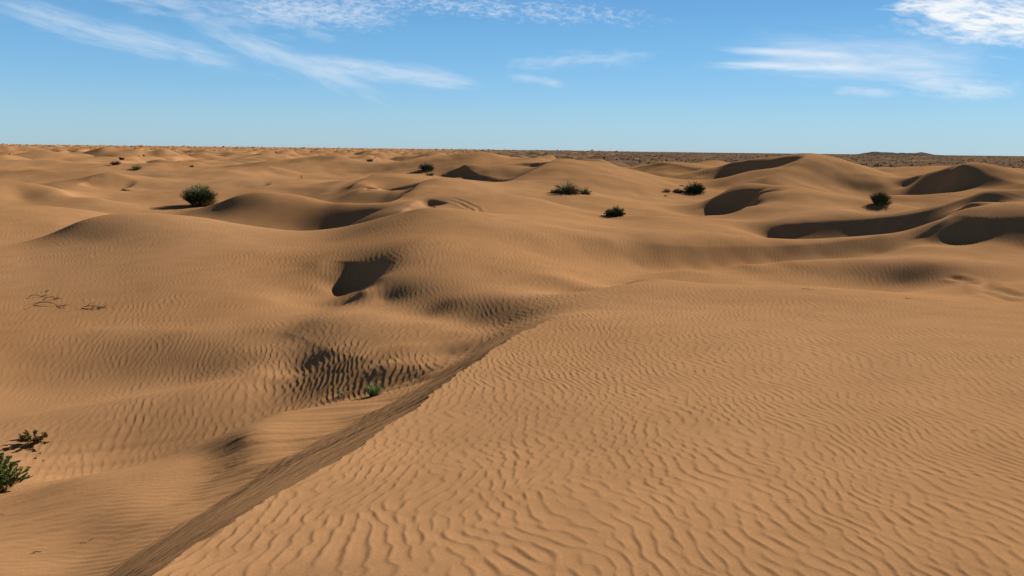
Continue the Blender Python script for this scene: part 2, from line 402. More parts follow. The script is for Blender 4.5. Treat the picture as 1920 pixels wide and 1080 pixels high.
def ripple_layer(tex, x, y, az, lam, ox):
    a = math.radians(az)
    cx, cy = math.sin(a), math.cos(a)                 # along the crest
    wx = x + 0.35 * perlin(x / 2.6 + ox, y / 2.6, 21) + .12 * perlin(x / .8 + ox, y / .8, 22)
    wy = y + 0.35 * perlin(x / 2.6 + ox, y / 2.6, 23)
    u = wx * cy - wy * cx; v = wx * cx + wy * cy
    return ripple_sample(tex, -u / lam + ox, v / lam + ox * 3)


# ------------------------------------------------------------------ the sand sheet
def spaced(stops):
    out = []
    for a, b, st in stops:
        nn = max(2, int((b - a) / st)); out += list(np.linspace(a, b, nn, endpoint=False))
    return np.array(out + [stops[-1][1]])


dq = QUAL
half = math.pi
th_ax = spaced([(-half, -0.9, 0.06), (-0.9, -0.76, .006 / dq), (-0.76, -0.61, .0009 / dq), (-0.61, 0.61, .00058 / dq), (0.61, 0.78, .0009 / dq), (0.78, 0.9, .006 / dq), (0.9, half, 0.06)])[:-1]
lr_ax = spaced([(math.log(.3), math.log(2.3), .05), (math.log(2.3), math.log(5), .0026 / dq), (math.log(5), math.log(45), .0031 / dq), (math.log(45), math.log(220), .0042 / dq), (math.log(220), math.log(1500), .008 / dq), (math.log(1500), math.log(16000), .02)])
NT, NR = len(th_ax), len(lr_ax)
TH, LR = np.meshgrid(th_ax.astype(np.float32), lr_ax.astype(np.float32), indexing='ij')
R = np.exp(LR); X = (R * np.sin(TH)).ravel(); Y = (R * np.cos(TH)).ravel()
X = X.astype(np.float32); Y = Y.astype(np.float32); Rf = R.ravel()
Z, SLIP, KF = base_height(X, Y)

RIPPLE = QUAL > 0.5
if RIPPLE:
    m = (Rf < 60) & (np.abs(TH.ravel()) < 0.8) & (Rf > 2.0)
    x, y, r = X[m], Y[m], Rf[m]; th = TH.ravel()[m]; lr = LR.ravel()[m]
    fore = [l for l in LINES if l[0] == 'fore'][0]
    sd, t = crest_field(fore[1], th, lr)
    left = sstep(-0.03, 0.05, -sd * 1.0)  # >0 on the valley side of the fore crest
    left = sstep(0.0, 0.03, sd * fore[4])
    nz = perlin(x / 1.7, y / 1.7, 40)
    a1 = ripple_layer(TA, x, y, 0, 0.079, 0.0)
    a2 = ripple_layer(TB, x, y, 78, 0.075, 5.3)
    a3 = ripple_layer(TA, x, y, 4, 0.098, 9.1)
    valley = left * (1 - sstep(8.6, 10.0, r + .5 * nz))       # trough floor: crests run across
    slope = left * sstep(8.6, 10.0, r + .5 * nz) + 0 * r
    slope = np.maximum(slope, sstep(13, 17, r))
    w1 = np.clip(1 - valley - slope, 0, 1)
    patch = 0.55 + 0.45 * np.clip(0.5 + 1.3 * perlin(x / 2.4, y / 3.2, 41), 0, 1)
    h = 0.0021 * w1 * a1 * (0.7 + .3 * patch) + 0.0034 * valley * a2 * patch + 0.0025 * slope * a3 * patch
    nx_, ny_ = (lambda v: (v[0].x, v[0].y))(place(640, 715))
    mx_, my_ = (lambda v: (v[0].x, v[0].y))(place(425, 855))
    h *= 1 + 1.3 * np.exp(-((x - mx_) ** 2 + (y - my_) ** 2) / .8)
    h *= 1 + 0.5 * np.exp(-((x - nx_) ** 2 + (y - ny_) ** 2) / 2.2)
    h *= (1 - sstep(30, 55, r)) * (1 - SLIP[m])
    h *= np.clip(1.15 - r / 60, 0.4, 1)
    # avalanche streaks on the fore slip face, running along it
    stre = perlin(sd * 95, t * 7, 50) + .35 * perlin(sd * 240, t * 14, 51)
    h += SLIP[m] * 0.0042 * stre * np.clip(r / 6, .5, 1.6) * (t < .97) * (sd < .45) * (r < 12)
    Z[m] += h

# old wheel tracks, pressed a few centimetres into the sand
def track(pxs, half, depth):
    L_ = np.array([place(*a)[0][:2] for a in pxs])
    lo = L_.min(0) - .6; hi = L_.max(0) + .6
    mm = (X > lo[0]) & (X < hi[0]) & (Y > lo[1]) & (Y < hi[1])
    x, y = X[mm], Y[mm]; best = np.full(x.shape, 1e9, dtype=np.float32); tt = np.zeros(x.shape, dtype=np.float32)
    for k_ in range(len(L_) - 1):
        a, e = L_[k_], L_[k_ + 1] - L_[k_]
        t = np.clip(((x - a[0]) * e[0] + (y - a[1]) * e[1]) / (e @ e), 0, 1)
        d = np.hypot(x - a[0] - t * e[0], y - a[1] - t * e[1]); c_ = d < best
        best = np.where(c_, d, best); tt = np.where(c_, (k_ + t) / (len(L_) - 1), tt)
    fade = sstep(0, .15, tt) * sstep(0, .15, 1 - tt) * (0.55 + .45 * np.clip(1 + 2 * perlin(x / .7, y / .7, 90), 0, 1))
    Z[mm] += fade * depth * (-np.exp(-(best / half) ** 2) + .55 * np.exp(-((best - 1.9 * half) / half) ** 2))


# low hills on the skyline
def hills_obj():
    bm_ = []; fc_ = []
    nx_, ny_ = 120, 14
    for i_ in range(nx_ + 1):
        for j_ in range(ny_ + 1):
            a_ = math.radians(20.5 + 10 * i_ / nx_); r_ = 6200 + 900 * j_ / ny_
            u_, v_ = i_ / nx_, j_ / ny_
            prof_ = math.exp(-((u_ - .38) / .13) ** 2) * .9 + .75 * math.exp(-((u_ - .62) / .12) ** 2) + .25 * math.exp(-((u_ - .5) / .3) ** 2)
            h_ = 27 * prof_ * math.sin(math.pi * v_) ** .7 * (1 + .25 * float(perlin(np.array([u_ * 22.0]), np.array([v_ * 3.0]), 8)[0]))
            bm_.append((r_ * math.sin(a_), r_ * math.cos(a_), -9 + h_))
    for i_ in range(nx_):
        for j_ in range(ny_):
            k_ = i_ * (ny_ + 1) + j_; fc_.append((k_, k_ + 1, k_ + ny_ + 2, k_ + ny_ + 1))
    m_ = bpy.data.meshes.new('hills'); m_.from_pydata(bm_, [], fc_); m_.polygons.foreach_set('use_smooth', [True] * len(fc_))
    o_ = bpy.data.objects.new('hills', m_); sc.collection.objects.link(o_); o_['kind'] = 'structure'
    return m_


hills_mesh = hills_obj()

track([(1775, 517), (1815, 527), (1860, 541), (1930, 562)], .10, .03)
track([(1800, 534), (1850, 549), (1910, 568)], .10, .025)
track([(846, 371), (872, 379), (895, 389), (920, 402)], .08, .018)
track([(838, 374), (862, 382), (884, 393), (900, 404)], .08, .014)

co = np.empty((NT * NR + 1, 3), dtype=np.float32)
co[:-1, 0] = X; co[:-1, 1] = Y; co[:-1, 2] = Z
co[-1] = (0, 0, Z.reshape(NT, NR)[:, 0].mean())
i = np.arange(NT)[:, None]; j = np.arange(NR - 1)[None, :]
i2 = (i + 1) % NT
quads = np.stack([i * NR + j, i * NR + j + 1, i2 * NR + j + 1, i2 * NR + j], -1).reshape(-1, 4).astype(np.int32)
ii = np.arange(NT)
tris = np.stack([ii * NR, ((ii + 1) % NT) * NR, np.full(NT, NT * NR)], -1).astype(np.int32)
me = bpy.data.meshes.new('sand_dunes')
me.vertices.add(len(co)); me.vertices.foreach_set('co', co.ravel())
loops = np.concatenate([quads.ravel(), tris.ravel()])
me.loops.add(len(loops)); me.loops.foreach_set('vertex_index', loops)
nq, nt = len(quads), len(tris)
starts = np.concatenate([np.arange(nq) * 4, nq * 4 + np.arange(nt) * 3]).astype(np.int32)
me.polygons.add(nq + nt); me.polygons.foreach_set('loop_start', starts)
me.polygons.foreach_set('use_smooth', np.ones(nq + nt, dtype=bool))
me.update(calc_edges=True)
dunes = bpy.data.objects.new('sand_dunes', me); sc.collection.objects.link(dunes)
dunes['kind'] = 'structure'


# ------------------------------------------------------------------ materials
def mat(name):
    m = bpy.data.materials.new(name); m.use_nodes = True
    nt_ = m.node_tree; b = nt_.nodes['Principled BSDF']
    return m, nt_, b


m_sand, nt_, b = mat('sand')
N_ = nt_.nodes.new; Lk = nt_.links.new
geo = N_('ShaderNodeNewGeometry')


def noise(scale, detail=3, rough=.55):
    n_ = N_('ShaderNodeTexNoise'); n_.inputs['Scale'].default_value = scale; n_.inputs['Detail'].default_value = detail
    n_.inputs['Roughness'].default_value = rough
    Lk(geo.outputs['Position'], n_.inputs['Vector']); return n_


n1 = noise(0.12, 4); n2 = noise(2.2, 4); n3 = noise(90, 3, .7)
r1 = N_('ShaderNodeValToRGB'); Lk(n1.outputs['Fac'], r1.inputs['Fac'])
r1.color_ramp.elements[0].position = .3; r1.color_ramp.elements[0].color = (.252, .131, .058, 1)
r1.color_ramp.elements[1].position = .72; r1.color_ramp.elements[1].color = (.280, .155, .076, 1)


def mul(col, nf, lo, hi):
    mr = N_('ShaderNodeMapRange'); mr.inputs[1].default_value = .25; mr.inputs[2].default_value = .75
    mr.inputs[3].default_value = lo; mr.inputs[4].default_value = hi; Lk(nf, mr.inputs[0])
    v = N_('ShaderNodeVectorMath'); v.operation = 'SCALE'; Lk(col, v.inputs[0]); Lk(mr.outputs[0], v.inputs['Scale'])
    return v.outputs[0]


c = mul(r1.outputs['Color'], n2.outputs['Fac'], .925, 1.075)
c = mul(c, n3.outputs['Fac'], .85, 1.15)
# beyond the dunes the ground is a stony plain, darker than blown sand
sp = N_('ShaderNodeSeparateXYZ'); Lk(geo.outputs['Position'], sp.inputs[0])


def mm(op, a, b_):
    n_ = N_('ShaderNodeMath'); n_.operation = op
    for k_, v in enumerate((a, b_)):
        if isinstance(v, (int, float)): n_.inputs[k_].default_value = v
        else: Lk(v, n_.inputs[k_])
    return n_.outputs[0]


def step_(v, a, b_):
    n_ = N_('ShaderNodeMapRange'); n_.interpolation_type = 'SMOOTHSTEP'; n_.inputs[1].default_value = a; n_.inputs[2].default_value = b_
    Lk(v, n_.inputs[0]); return n_.outputs[0]


n4 = noise(.02, 5, .6)
plain = mm('MULTIPLY', step_(mm('DIVIDE', sp.outputs[0], mm('MAXIMUM', sp.outputs[1], 1.0)), -.2, .08), mm('MULTIPLY', step_(mm('ADD', sp.outputs[1], mm('MULTIPLY', sp.outputs[0], .9)), 130, 320), step_(n4.outputs['Fac'], .28, .52)))
mx = N_('ShaderNodeMix'); mx.data_type = 'RGBA'; Lk(mm('MULTIPLY', plain, .92), mx.inputs[0]); Lk(c, mx.inputs[6]); mx.inputs[7].default_value = (.085, .062, .045, 1)
c = mx.outputs[2]
Lk(c, b.inputs['Base Color'])
b.inputs['Roughness'].default_value = .95; b.inputs['Specular IOR Level'].default_value = 0
bp = N_('ShaderNodeBump'); bp.inputs['Strength'].default_value = .25; bp.inputs['Distance'].default_value = .004
Lk(n3.outputs['Fac'], bp.inputs['Height']); Lk(bp.outputs['Normal'], b.inputs['Normal'])
me.materials.append(m_sand)

m_hill, _t, hb = mat('stony_hill')
hn = _t.nodes.new('ShaderNodeTexNoise'); hn.inputs['Scale'].default_value = .012; hn.inputs['Detail'].default_value = 5
hg = _t.nodes.new('ShaderNodeNewGeometry'); _t.links.new(hg.outputs['Position'], hn.inputs['Vector'])
hr = _t.nodes.new('ShaderNodeValToRGB'); _t.links.new(hn.outputs['Fac'], hr.inputs['Fac'])
hr.color_ramp.elements[0].color = (.05, .042, .038, 1); hr.color_ramp.elements[1].color = (.10, .08, .065, 1)
_t.links.new(hr.outputs['Color'], hb.inputs['Base Color']); hb.inputs['Roughness'].default_value = .95; hb.inputs['Specular IOR Level'].default_value = 0
hills_mesh.materials.append(m_hill)

# ------------------------------------------------------------------ sun and sky
SUN_AZ = math.radians(43); SUN_EL = math.radians(26)
sd_ = Vector((math.cos(SUN_EL) * math.sin(SUN_AZ), math.cos(SUN_EL) * math.cos(SUN_AZ), math.sin(SUN_EL)))
sl = bpy.data.lights.new('sun', 'SUN'); sl.energy = 5.0; sl.angle = math.radians(.53); sl.color = (1, .93, .82)
so = bpy.data.objects.new('sun', sl); sc.collection.objects.link(so)
so.rotation_euler = sd_.to_track_quat('Z', 'Y').to_euler()
wd = bpy.data.worlds.new('World'); sc.world = wd; wd.use_nodes = True
wd.cycles.sampling_method = 'MANUAL'; wd.cycles.sample_map_resolution = 256
wt = wd.node_tree; bg = wt.nodes['Background']
WN = wt.nodes.new; WL = wt.links.new
sky = WN('ShaderNodeTexSky'); sky.sky_type = 'NISHITA'; sky.sun_disc = False
sky.sun_elevation = SUN_EL; sky.sun_rotation = SUN_AZ
sky.altitude = 300; sky.air_density = 1.0; sky.dust_density = 0.0; sky.ozone_density = 3.0


def wmath(op, a, b=None, c=None, clamp=False):
    n_ = WN('ShaderNodeMath'); n_.operation = op; n_.use_clamp = clamp
    for k_, v in enumerate((a, b, c)):
        if v is None: continue
        if isinstance(v, (int, float)): n_.inputs[k_].default_value = v
        else: WL(v, n_.inputs[k_])
    return n_.outputs[0]


tc = WN('ShaderNodeTexCoord'); sep = WN('ShaderNodeSeparateXYZ'); WL(tc.outputs['Generated'], sep.inputs[0])
dx_, dy_, dz_ = sep.outputs
# clear dry air: the sky's own colour, cleaned of the yellow low-sun tint near the horizon
ramp = WN('ShaderNodeValToRGB'); WL(dz_, ramp.inputs[0])
els = ramp.color_ramp.elements
els[0].position = 0.0; els[0].color = (1, 1, 1, 1)
els[1].position = 0.35; els[1].color = (1, 1, 1, 1)
SKYRAMP = [(0.0, (.47, .71, 1.2)), (.04, (.55, .76, 1.09)), (.13, (.53, .82, 1.03)), (.2, (.50, .76, .98)), (.4, (.52, .50, .50)), (.8, (.50, .36, .27))]
while len(els) < len(SKYRAMP): els.new(.5)
for e_, (p_, c_) in zip(els, SKYRAMP): e_.position = p_; e_.color = (*[v / 1.3 for v in c_], 1)
mulc = WN('ShaderNodeMix'); mulc.data_type = 'RGBA'; mulc.blend_type = 'MULTIPLY'; mulc.inputs[0].default_value = 1
sunward = wmath('ADD', wmath('MULTIPLY', dx_, math.sin(SUN_AZ)), wmath('MULTIPLY', dy_, math.cos(SUN_AZ)))
glow = WN('ShaderNodeMapRange'); glow.inputs[1].default_value = .05; glow.inputs[2].default_value = .95
glow.inputs[3].default_value = 1.2; glow.inputs[4].default_value = .72; WL(sunward, glow.inputs[0])
even = WN('ShaderNodeVectorMath'); even.operation = 'SCALE'; WL(sky.outputs[0], even.inputs[0]); WL(glow.outputs[0], even.inputs['Scale'])
WL(even.outputs[0], mulc.inputs[6]); WL(ramp.outputs[0], mulc.inputs[7])
# thin high cloud, placed by direction in the sky dome
SX = wmath('DIVIDE', dx_, wmath('MAXIMUM', dy_, .02)); SQ = wmath('DIVIDE', dz_, wmath('MAXIMUM', dy_, .02))


def sky_at(px, py):
    d = ray(px, py); return d.x / d.y, d.z / d.y


def cloud(px, py, half_l, half_w, ang, strength, fx=3.0, fy=16.0, lo=.35, hi=.75, seed=0.0, bend=0.0, skew=0.0):
    """px units for the size; ang in degrees, positive = falling to the right"""
    x0, q0 = sky_at(px, py); a = math.radians(ang); kk = 1500.0
    ax = wmath('SUBTRACT', SX, x0); aq = wmath('SUBTRACT', q0, SQ)
    u = wmath('MULTIPLY', wmath('ADD', wmath('MULTIPLY', ax, math.cos(a)), wmath('MULTIPLY', aq, math.sin(a))), kk / half_l)
    v = wmath('MULTIPLY', wmath('SUBTRACT', wmath('MULTIPLY', aq, math.cos(a)), wmath('MULTIPLY', ax, math.sin(a))), kk / half_w)
    if bend: v = wmath('ADD', v, wmath('MULTIPLY', wmath('MULTIPLY', u, u), bend))
    cv = WN('ShaderNodeCombineXYZ')
    WL(wmath('MULTIPLY', u, fx * half_l / 200), cv.inputs[0])
    WL(wmath('ADD', wmath('MULTIPLY', v, fy * half_w / 200), wmath('MULTIPLY', u, skew)), cv.inputs[1]); cv.inputs[2].default_value = seed
    n_ = WN('ShaderNodeTexNoise'); n_.inputs['Scale'].default_value = 1; n_.inputs['Detail'].default_value = 7
    n_.inputs['Roughness'].default_value = .6; n_.inputs['Distortion'].default_value = .35
    WL(cv.outputs[0], n_.inputs['Vector'])
    env = wmath('POWER', 2.718, wmath('MULTIPLY', wmath('ADD', wmath('MULTIPLY', wmath('MULTIPLY', u, u), wmath('MULTIPLY', u, u)), wmath('MULTIPLY', v, v)), -1.0))
    f = wmath('MULTIPLY', wmath('ADD', n_.outputs['Fac'], wmath('MULTIPLY', wmath('SUBTRACT', env, .7), .5)), 1.0)
    mr = WN('ShaderNodeMapRange'); mr.interpolation_type = 'SMOOTHSTEP'
    mr.inputs[1].default_value = lo; mr.inputs[2].default_value = hi; mr.inputs[3].default_value = 0; mr.inputs[4].default_value = strength
    WL(f, mr.inputs[0])
    return wmath('MULTIPLY', mr.outputs[0], env)


CL = [
    cloud(215, 66, 270, 30, 13, .36, 2.2, 14, .25, .8, 1.0, bend=.15),
    cloud(540, 112, 200, 30, 20, .37, 2.2, 12, .28, .8, 2.3, bend=-.1),
    cloud(740, 136, 190, 24, 7, .42, 2.0, 12, .28, .8, 3.1),
    cloud(400, 20, 300, 40, 8, .3, 3.5, 16, .4, .85, 4.2),
    cloud(590, 20, 180, 40, 4, .5, 11, 30, .36, .85, 5.9, skew=2),
    cloud(900, 14, 420, 36, 3, .45, 13, 34, .5, .9, 6.6, skew=2),
    cloud(1625, 114, 230, 46, 2, .6, 1.4, 9, .12, .95, 7.7),
    cloud(1490, 124, 170, 12, 1, .6, 1.2, 10, .25, .8, 7.1),
    cloud(1480, 98, 130, 9, 1, .5, 1.2, 10, .25, .8, 7.4),
    cloud(1880, 36, 210, 62, 6, 1.25, 4.5, 18, .30, .85, 8.4),
    cloud(1760, 10, 110, 16, -2, .9, 5, 24, .4, .75, 8.9),
    cloud(1810, 165, 130, 26, 4, .5, 3, 12, .3, .8, 9.5),
    cloud(1625, 172, 70, 14, 2, .35, 3, 10, .3, .8, 9.9),
    cloud(1090, 112, 150, 22, -4, .3, 4, 14, .35, .85, 10.4),
    cloud(1010, 150, 60, 12, 8, .3, 4, 12, .3, .8, 11.4),
]
tot = None
for c_ in CL:
    inv = wmath('SUBTRACT', 1.0, wmath('MINIMUM', c_, 1.0))
    tot = inv if tot is None else wmath('MULTIPLY', tot, inv)
dens = wmath('MULTIPLY', wmath('SUBTRACT', 1.0, tot), wmath('GREATER_THAN', dy_, .1))
mixc = WN('ShaderNodeMix'); mixc.data_type = 'RGBA'
WL(dens, mixc.inputs[0]); WL(mulc.outputs[2], mixc.inputs[6]); mixc.inputs[7].default_value = (6.3, 6.5, 6.7, 1)
WL(mixc.outputs[2], bg.inputs[0]); bg.inputs[1].default_value = .07
sc.view_settings.view_transform = 'Standard'; sc.view_settings.look = 'None'
sc.view_settings.exposure = 1.06; sc.view_settings.gamma = 1
sc.render.engine = 'CYCLES'


# ------------------------------------------------------------------ plants and litter
class MB:
    """collects tapered stems and small leaf faces into one mesh"""
    def __init__(self): self.v = []; self.f = []

    def stem(self, pts, r0, r1, n=3):
        base = len(self.v); m = len(pts)
        for i, p in enumerate(pts):
            d = (pts[min(i + 1, m - 1)] - pts[max(i - 1, 0)]).normalized()
            a = d.orthogonal().normalized(); b_ = d.cross(a)
            r = r0 + (r1 - r0) * i / (m - 1)
            for k in range(n):
                t = 2 * math.pi * k / n
                self.v.append(p + a * (r * math.cos(t)) + b_ * (r * math.sin(t)))
        for i in range(m - 1):
            for k in range(n):
                k2 = (k + 1) % n
                self.f.append((base + i * n + k, base + i * n + k2, base + (i + 1) * n + k2, base + (i + 1) * n + k))
        self.f.append(tuple(base + (m - 1) * n + k for k in range(n)))

    def leaf(self, p, d, L, w):
        d = d.normalized(); a = d.orthogonal().normalized()
        a = (Matrix.Rotation(random.uniform(0, 6.28), 3, d) @ a)
        c_ = d.cross(a) * (w * .25)
        b0 = len(self.v)
        self.v += [p, p + d * (L * .5) + a * w * .5 + c_, p + d * L, p + d * (L * .5) - a * w * .5 + c_]
        self.f += [(b0, b0 + 1, b0 + 2), (b0, b0 + 2, b0 + 3)]

    def build(self, name, m, parent=None, smooth=False):
        me_ = bpy.data.meshes.new(name); me_.from_pydata([tuple(v) for v in self.v], [], self.f)
        me_.materials.append(m)
        if smooth: me_.polygons.foreach_set('use_smooth', [True] * len(me_.polygons))
        o = bpy.data.objects.new(name, me_); sc.collection.objects.link(o)
        if parent: o.parent = parent
        return o


def plant_mat(name, c0, c1, scale=9.0):
    m, t_, b_ = mat(name)
    g_ = t_.nodes.new('ShaderNodeNewGeometry'); n_ = t_.nodes.new('ShaderNodeTexNoise'); n_.inputs['Scale'].default_value = scale
    n_.inputs['Detail'].default_value = 3
    t_.links.new(g_.outputs['Position'], n_.inputs['Vector'])
    r_ = t_.nodes.new('ShaderNodeValToRGB'); t_.links.new(n_.outputs['Fac'], r_.inputs['Fac'])
    r_.color_ramp.elements[0].position = .35; r_.color_ramp.elements[0].color = (*c0, 1)
    r_.color_ramp.elements[1].position = .65; r_.color_ramp.elements[1].color = (*c1, 1)
    t_.links.new(r_.outputs['Color'], b_.inputs['Base Color'])
    b_.inputs['Roughness'].default_value = .8; b_.inputs['Specular IOR Level'].default_value = .15
    return m


G_DARK = plant_mat('dark_green_stems', (.028, .042, .012), (.06, .08, .024))
G_MID = plant_mat('green_leaves', (.06, .10, .02), (.13, .18, .05), 25)
G_OLIVE = plant_mat('olive_stems', (.095, .085, .03), (.19, .15, .065))
STRAW = plant_mat('straw_stems', (.14, .082, .026), (.24, .15, .06))
BROWN = plant_mat('brown_twigs', (.08, .044, .019), (.17, .095, .042), 30)
STICK = plant_mat('dark_sticks', (.018, .011, .006), (.04, .024, .013), 60)


def thing(name, label, cat, loc, group=None):
    o = bpy.data.objects.new(name, None); sc.collection.objects.link(o); o.location = loc; o.empty_display_size = .2
    o['label'] = label; o['category'] = cat
    if group: o['group'] = group
    return o


def tag(o, label, cat, group=None):
    o['label'] = label; o['category'] = cat
    if group: o['group'] = group
    return o


def curve(p, d, L, n=4, droop=.2, wig=.06):
    out = [p.copy()]; d = d.normalized()
    for i in range(n):
        d = (d + Vector((random.gauss(0, wig), random.gauss(0, wig), -droop / n * (0.4 + i)))).normalized()
        out.append(out[-1] + d * (L / n))
    return out


def tuft(mb, n, rad, h, spread, thick, droop=.25, lean=(0, 0), leaf=None, squash=1.0, shift=Vector((0, 0, 0))):
    """a broom of stems rising from a small patch of sand"""
    for _ in range(n):
        a = random.uniform(0, 6.283); q = math.sqrt(random.random())
        p = Vector((rad * q * math.cos(a), rad * q * squash * math.sin(a), -.02))
        t = spread * q * random.uniform(.5, 1.2)
        d = Vector((math.sin(t) * math.cos(a) + lean[0], math.sin(t) * math.sin(a) + lean[1], math.cos(t)))
        L = h * random.uniform(.55, 1.08) * (1 - .22 * q)
        pts = curve(p + shift, d, L, 4, droop)
        mb.stem(pts, thick, thick * .35)
        if leaf:
            for k in range(leaf[0]):
                u = random.uniform(.25, 1); i = min(int(u * 4), 3); pp = pts[i].lerp(pts[i + 1], u * 4 - i)
                dd = (pts[i + 1] - pts[i]).normalized() + Vector((random.gauss(0, .7), random.gauss(0, .7), random.gauss(.1, .5)))
                mb.leaf(pp, dd, leaf[1] * random.uniform(.6, 1.2), leaf[2])


PX = lambda r: r / FOC            # metres per photo pixel at range r


def bush(px, py, wpx, hpx, label, name='desert_shrub', mats=(G_DARK, STRAW), n=260, dry=60, group=None, leaf=(3, .9, .25), lean=(0, 0), cat='shrub', spread=1.0, rr=None):
    loc, r = place(px, py)
    w = .7 * wpx * PX(r); h = hpx * PX(r); th_ = max(.55 * PX(r), .0016)
    o = thing(name, label, cat, loc, group)
    mb = MB(); tuft(mb, n, w * .30, h, spread, th_, .25, lean, (leaf[0], h * .16 * leaf[1], h * .16 * leaf[1] * leaf[2]) if leaf else None)
    mb.build('foliage', mats[0], o)
    if dry:
        mb = MB(); tuft(mb, dry, w * (.42 if dry >= 40 else .1), h * .62, spread * 1.15, th_ * .9, .45, (lean[0] + .25, lean[1] - .2), shift=Vector((w * .2, -w * .14, 0)) if dry >= 40 else Vector((0, 0, 0)))
        mb.build('dry_stems', mats[1], o)
    return o, r


random.seed(3)
bush(374, 386, 50, 39, 'largest round shrub, dark green with straw coloured skirt, in hollow left of the crests', n=900, dry=260, leaf=(2, .8, .16), spread=.72)
bush(217, 309, 17, 9, 'small dark brown shrub on pale sand far left, beyond the domed dunes', mats=(BROWN, BROWN), n=90, dry=20, group='small far shrubs')
bush(256, 318, 14, 10, 'small fresh green shrub with long shadow on far left dune top', mats=(G_MID, STRAW), n=90, dry=14, group='small far shrubs')
bush(360, 313, 8, 4, 'tiny dark shrub low on far sand, right of the two small left ones', mats=(BROWN, BROWN), n=40, dry=0, group='small far shrubs')
bush(694, 303, 13, 8, 'rust brown dry shrub on the far dune shoulder left of centre', mats=(STRAW, BROWN), n=70, dry=30, group='small far shrubs')
bush(800, 319, 27, 16, 'bushy green shrub with straw edges in far trough at centre', mats=(G_DARK, STRAW), n=190, dry=60, group='small far shrubs')
bush(807, 329, 18, 8, 'low thin green tuft just below the bushy far centre shrub', name='grass_tuft', mats=(G_OLIVE, STRAW), n=70, dry=20, cat='grass')
bush(1062, 362, 44, 25, 'large tan grassy shrub crowning a sand mound right of centre', name='grassy_shrub', mats=(G_OLIVE, STRAW), n=300, dry=120, leaf=None, spread=1.1)
bush(1095, 364, 22, 16, 'smaller tan tuft at right foot of the mound-top grassy shrub', name='grassy_shrub', mats=(G_OLIVE, STRAW), n=120, dry=60, leaf=None, spread=1.1)
bush(1040, 361, 18, 9, 'low dark scrub trailing off left end of the mound', name='grassy_shrub', mats=(BROWN, G_OLIVE), n=80, dry=40, leaf=None, spread=1.2)
bush(1153, 405, 34, 20, 'compact dark green shrub in the hollow between mound and smooth crest', mats=(G_DARK, STRAW), n=320, dry=20, leaf=(5, 1.2, .35), spread=1.25)
bush(1302, 361, 38, 20, 'dense very dark green shrub, widest of the row right of centre', mats=(G_DARK, STRAW), n=380, dry=30, leaf=(5, 1, .35), spread=1.25)
bush(1272, 361, 24, 10, 'low dark shrub touching the left side of the dense one', mats=(G_DARK, BROWN), n=130, dry=20, spread=1.3)
bush(1250, 360, 14, 9, 'thin olive sprig, leftmost of the row right of centre', mats=(G_OLIVE, BROWN), n=50, dry=12, spread=1.1)
bush(1277, 349, 12, 4, 'flat dark sprig behind the row of shrubs right of centre', mats=(BROWN, BROWN), n=40, dry=0, spread=1.3)
bush(1248, 368, 7, 4, 'tiny dry clump on open sand below the olive sprig', mats=(BROWN, BROWN), n=24, dry=0, spread=1.2)
bush(1649, 384, 34, 24, 'dark upright broom shrub half hidden behind pale crest at right', mats=(G_DARK, STRAW), n=520, dry=60, leaf=None, spread=.55)
bush(503, 347, 14, 10, 'faint dry grass wisp on the left middle slopes', name='dry_grass', mats=(STRAW, STRAW), n=16, dry=0, leaf=None, cat='grass')
bush(565, 335, 5, 10, 'single dry stalk standing above the left middle dunes', name='dry_grass', mats=(STRAW, STRAW), n=6, dry=0, leaf=None, spread=.3, cat='grass')
bush(702, 741, 34, 32, 'bright green grass tuft at the lip of the rippled hollow', name='grass_tuft', mats=(G_MID, STRAW), n=190, dry=14, leaf=None, lean=(-.12, 0), spread=.6, cat='grass')
bush(646, 742, 40, 26, 'sparse thin green sprouts left of the bright grass tuft', name='grass_tuft', mats=(G_OLIVE, STRAW), n=26, dry=8, leaf=None, spread=.8, cat='grass')


def leafy(px, py, wpx, hpx, label, n=16, lean=(.2, 0), mt=G_MID):
    loc, r = place(px, py); w = wpx * PX(r); h = hpx * PX(r); u_ = PX(r)
    o = thing('leafy_plant', label, 'plant', loc)
    st = MB(); lf = MB()
    for i in range(n):
        a = 6.283 * i / n + random.uniform(-.3, .3); t = random.uniform(.2, 1.25)
        d = Vector((math.sin(t) * math.cos(a) * 1.1 + lean[0], math.sin(t) * math.sin(a) + lean[1], math.cos(t) + .15))
        L = math.hypot(w * .5 * math.sin(t), h * math.cos(t)) * random.uniform(.8, 1.15)
        pts = curve(Vector((random.gauss(0, .04 * w), random.gauss(0, .04 * w), -.01)), d, L, 5, .15, .12)
        st.stem(pts, u_ * .5, u_ * .2)
        for k in range(7):
            q = random.uniform(.25, 1); ii = min(int(q * 5), 4); p = pts[ii].lerp(pts[ii + 1], q * 5 - ii)
            sd2 = (pts[ii + 1] - pts[ii]).normalized() + Vector((random.gauss(0, .6), random.gauss(0, .6), random.uniform(0, .8)))
            tw = curve(p, sd2, L * random.uniform(.12, .26), 3, .05, .1)
            st.stem(tw, u_ * .3, u_ * .15)
            for _ in range(26):
                z_ = random.uniform(.1, 1); jj = min(int(z_ * 3), 2); pp = tw[jj].lerp(tw[jj + 1], z_ * 3 - jj)
                lf.leaf(pp, (tw[jj + 1] - tw[jj]).normalized() * .8 + Vector((random.gauss(0, .6), random.gauss(0, .6), random.gauss(.2, .4))), u_ * random.uniform(2.6, 5.0), u_ * 1.25)
    st.build('stems', G_OLIVE, o); lf.build('foliage', mt, o)
    return o


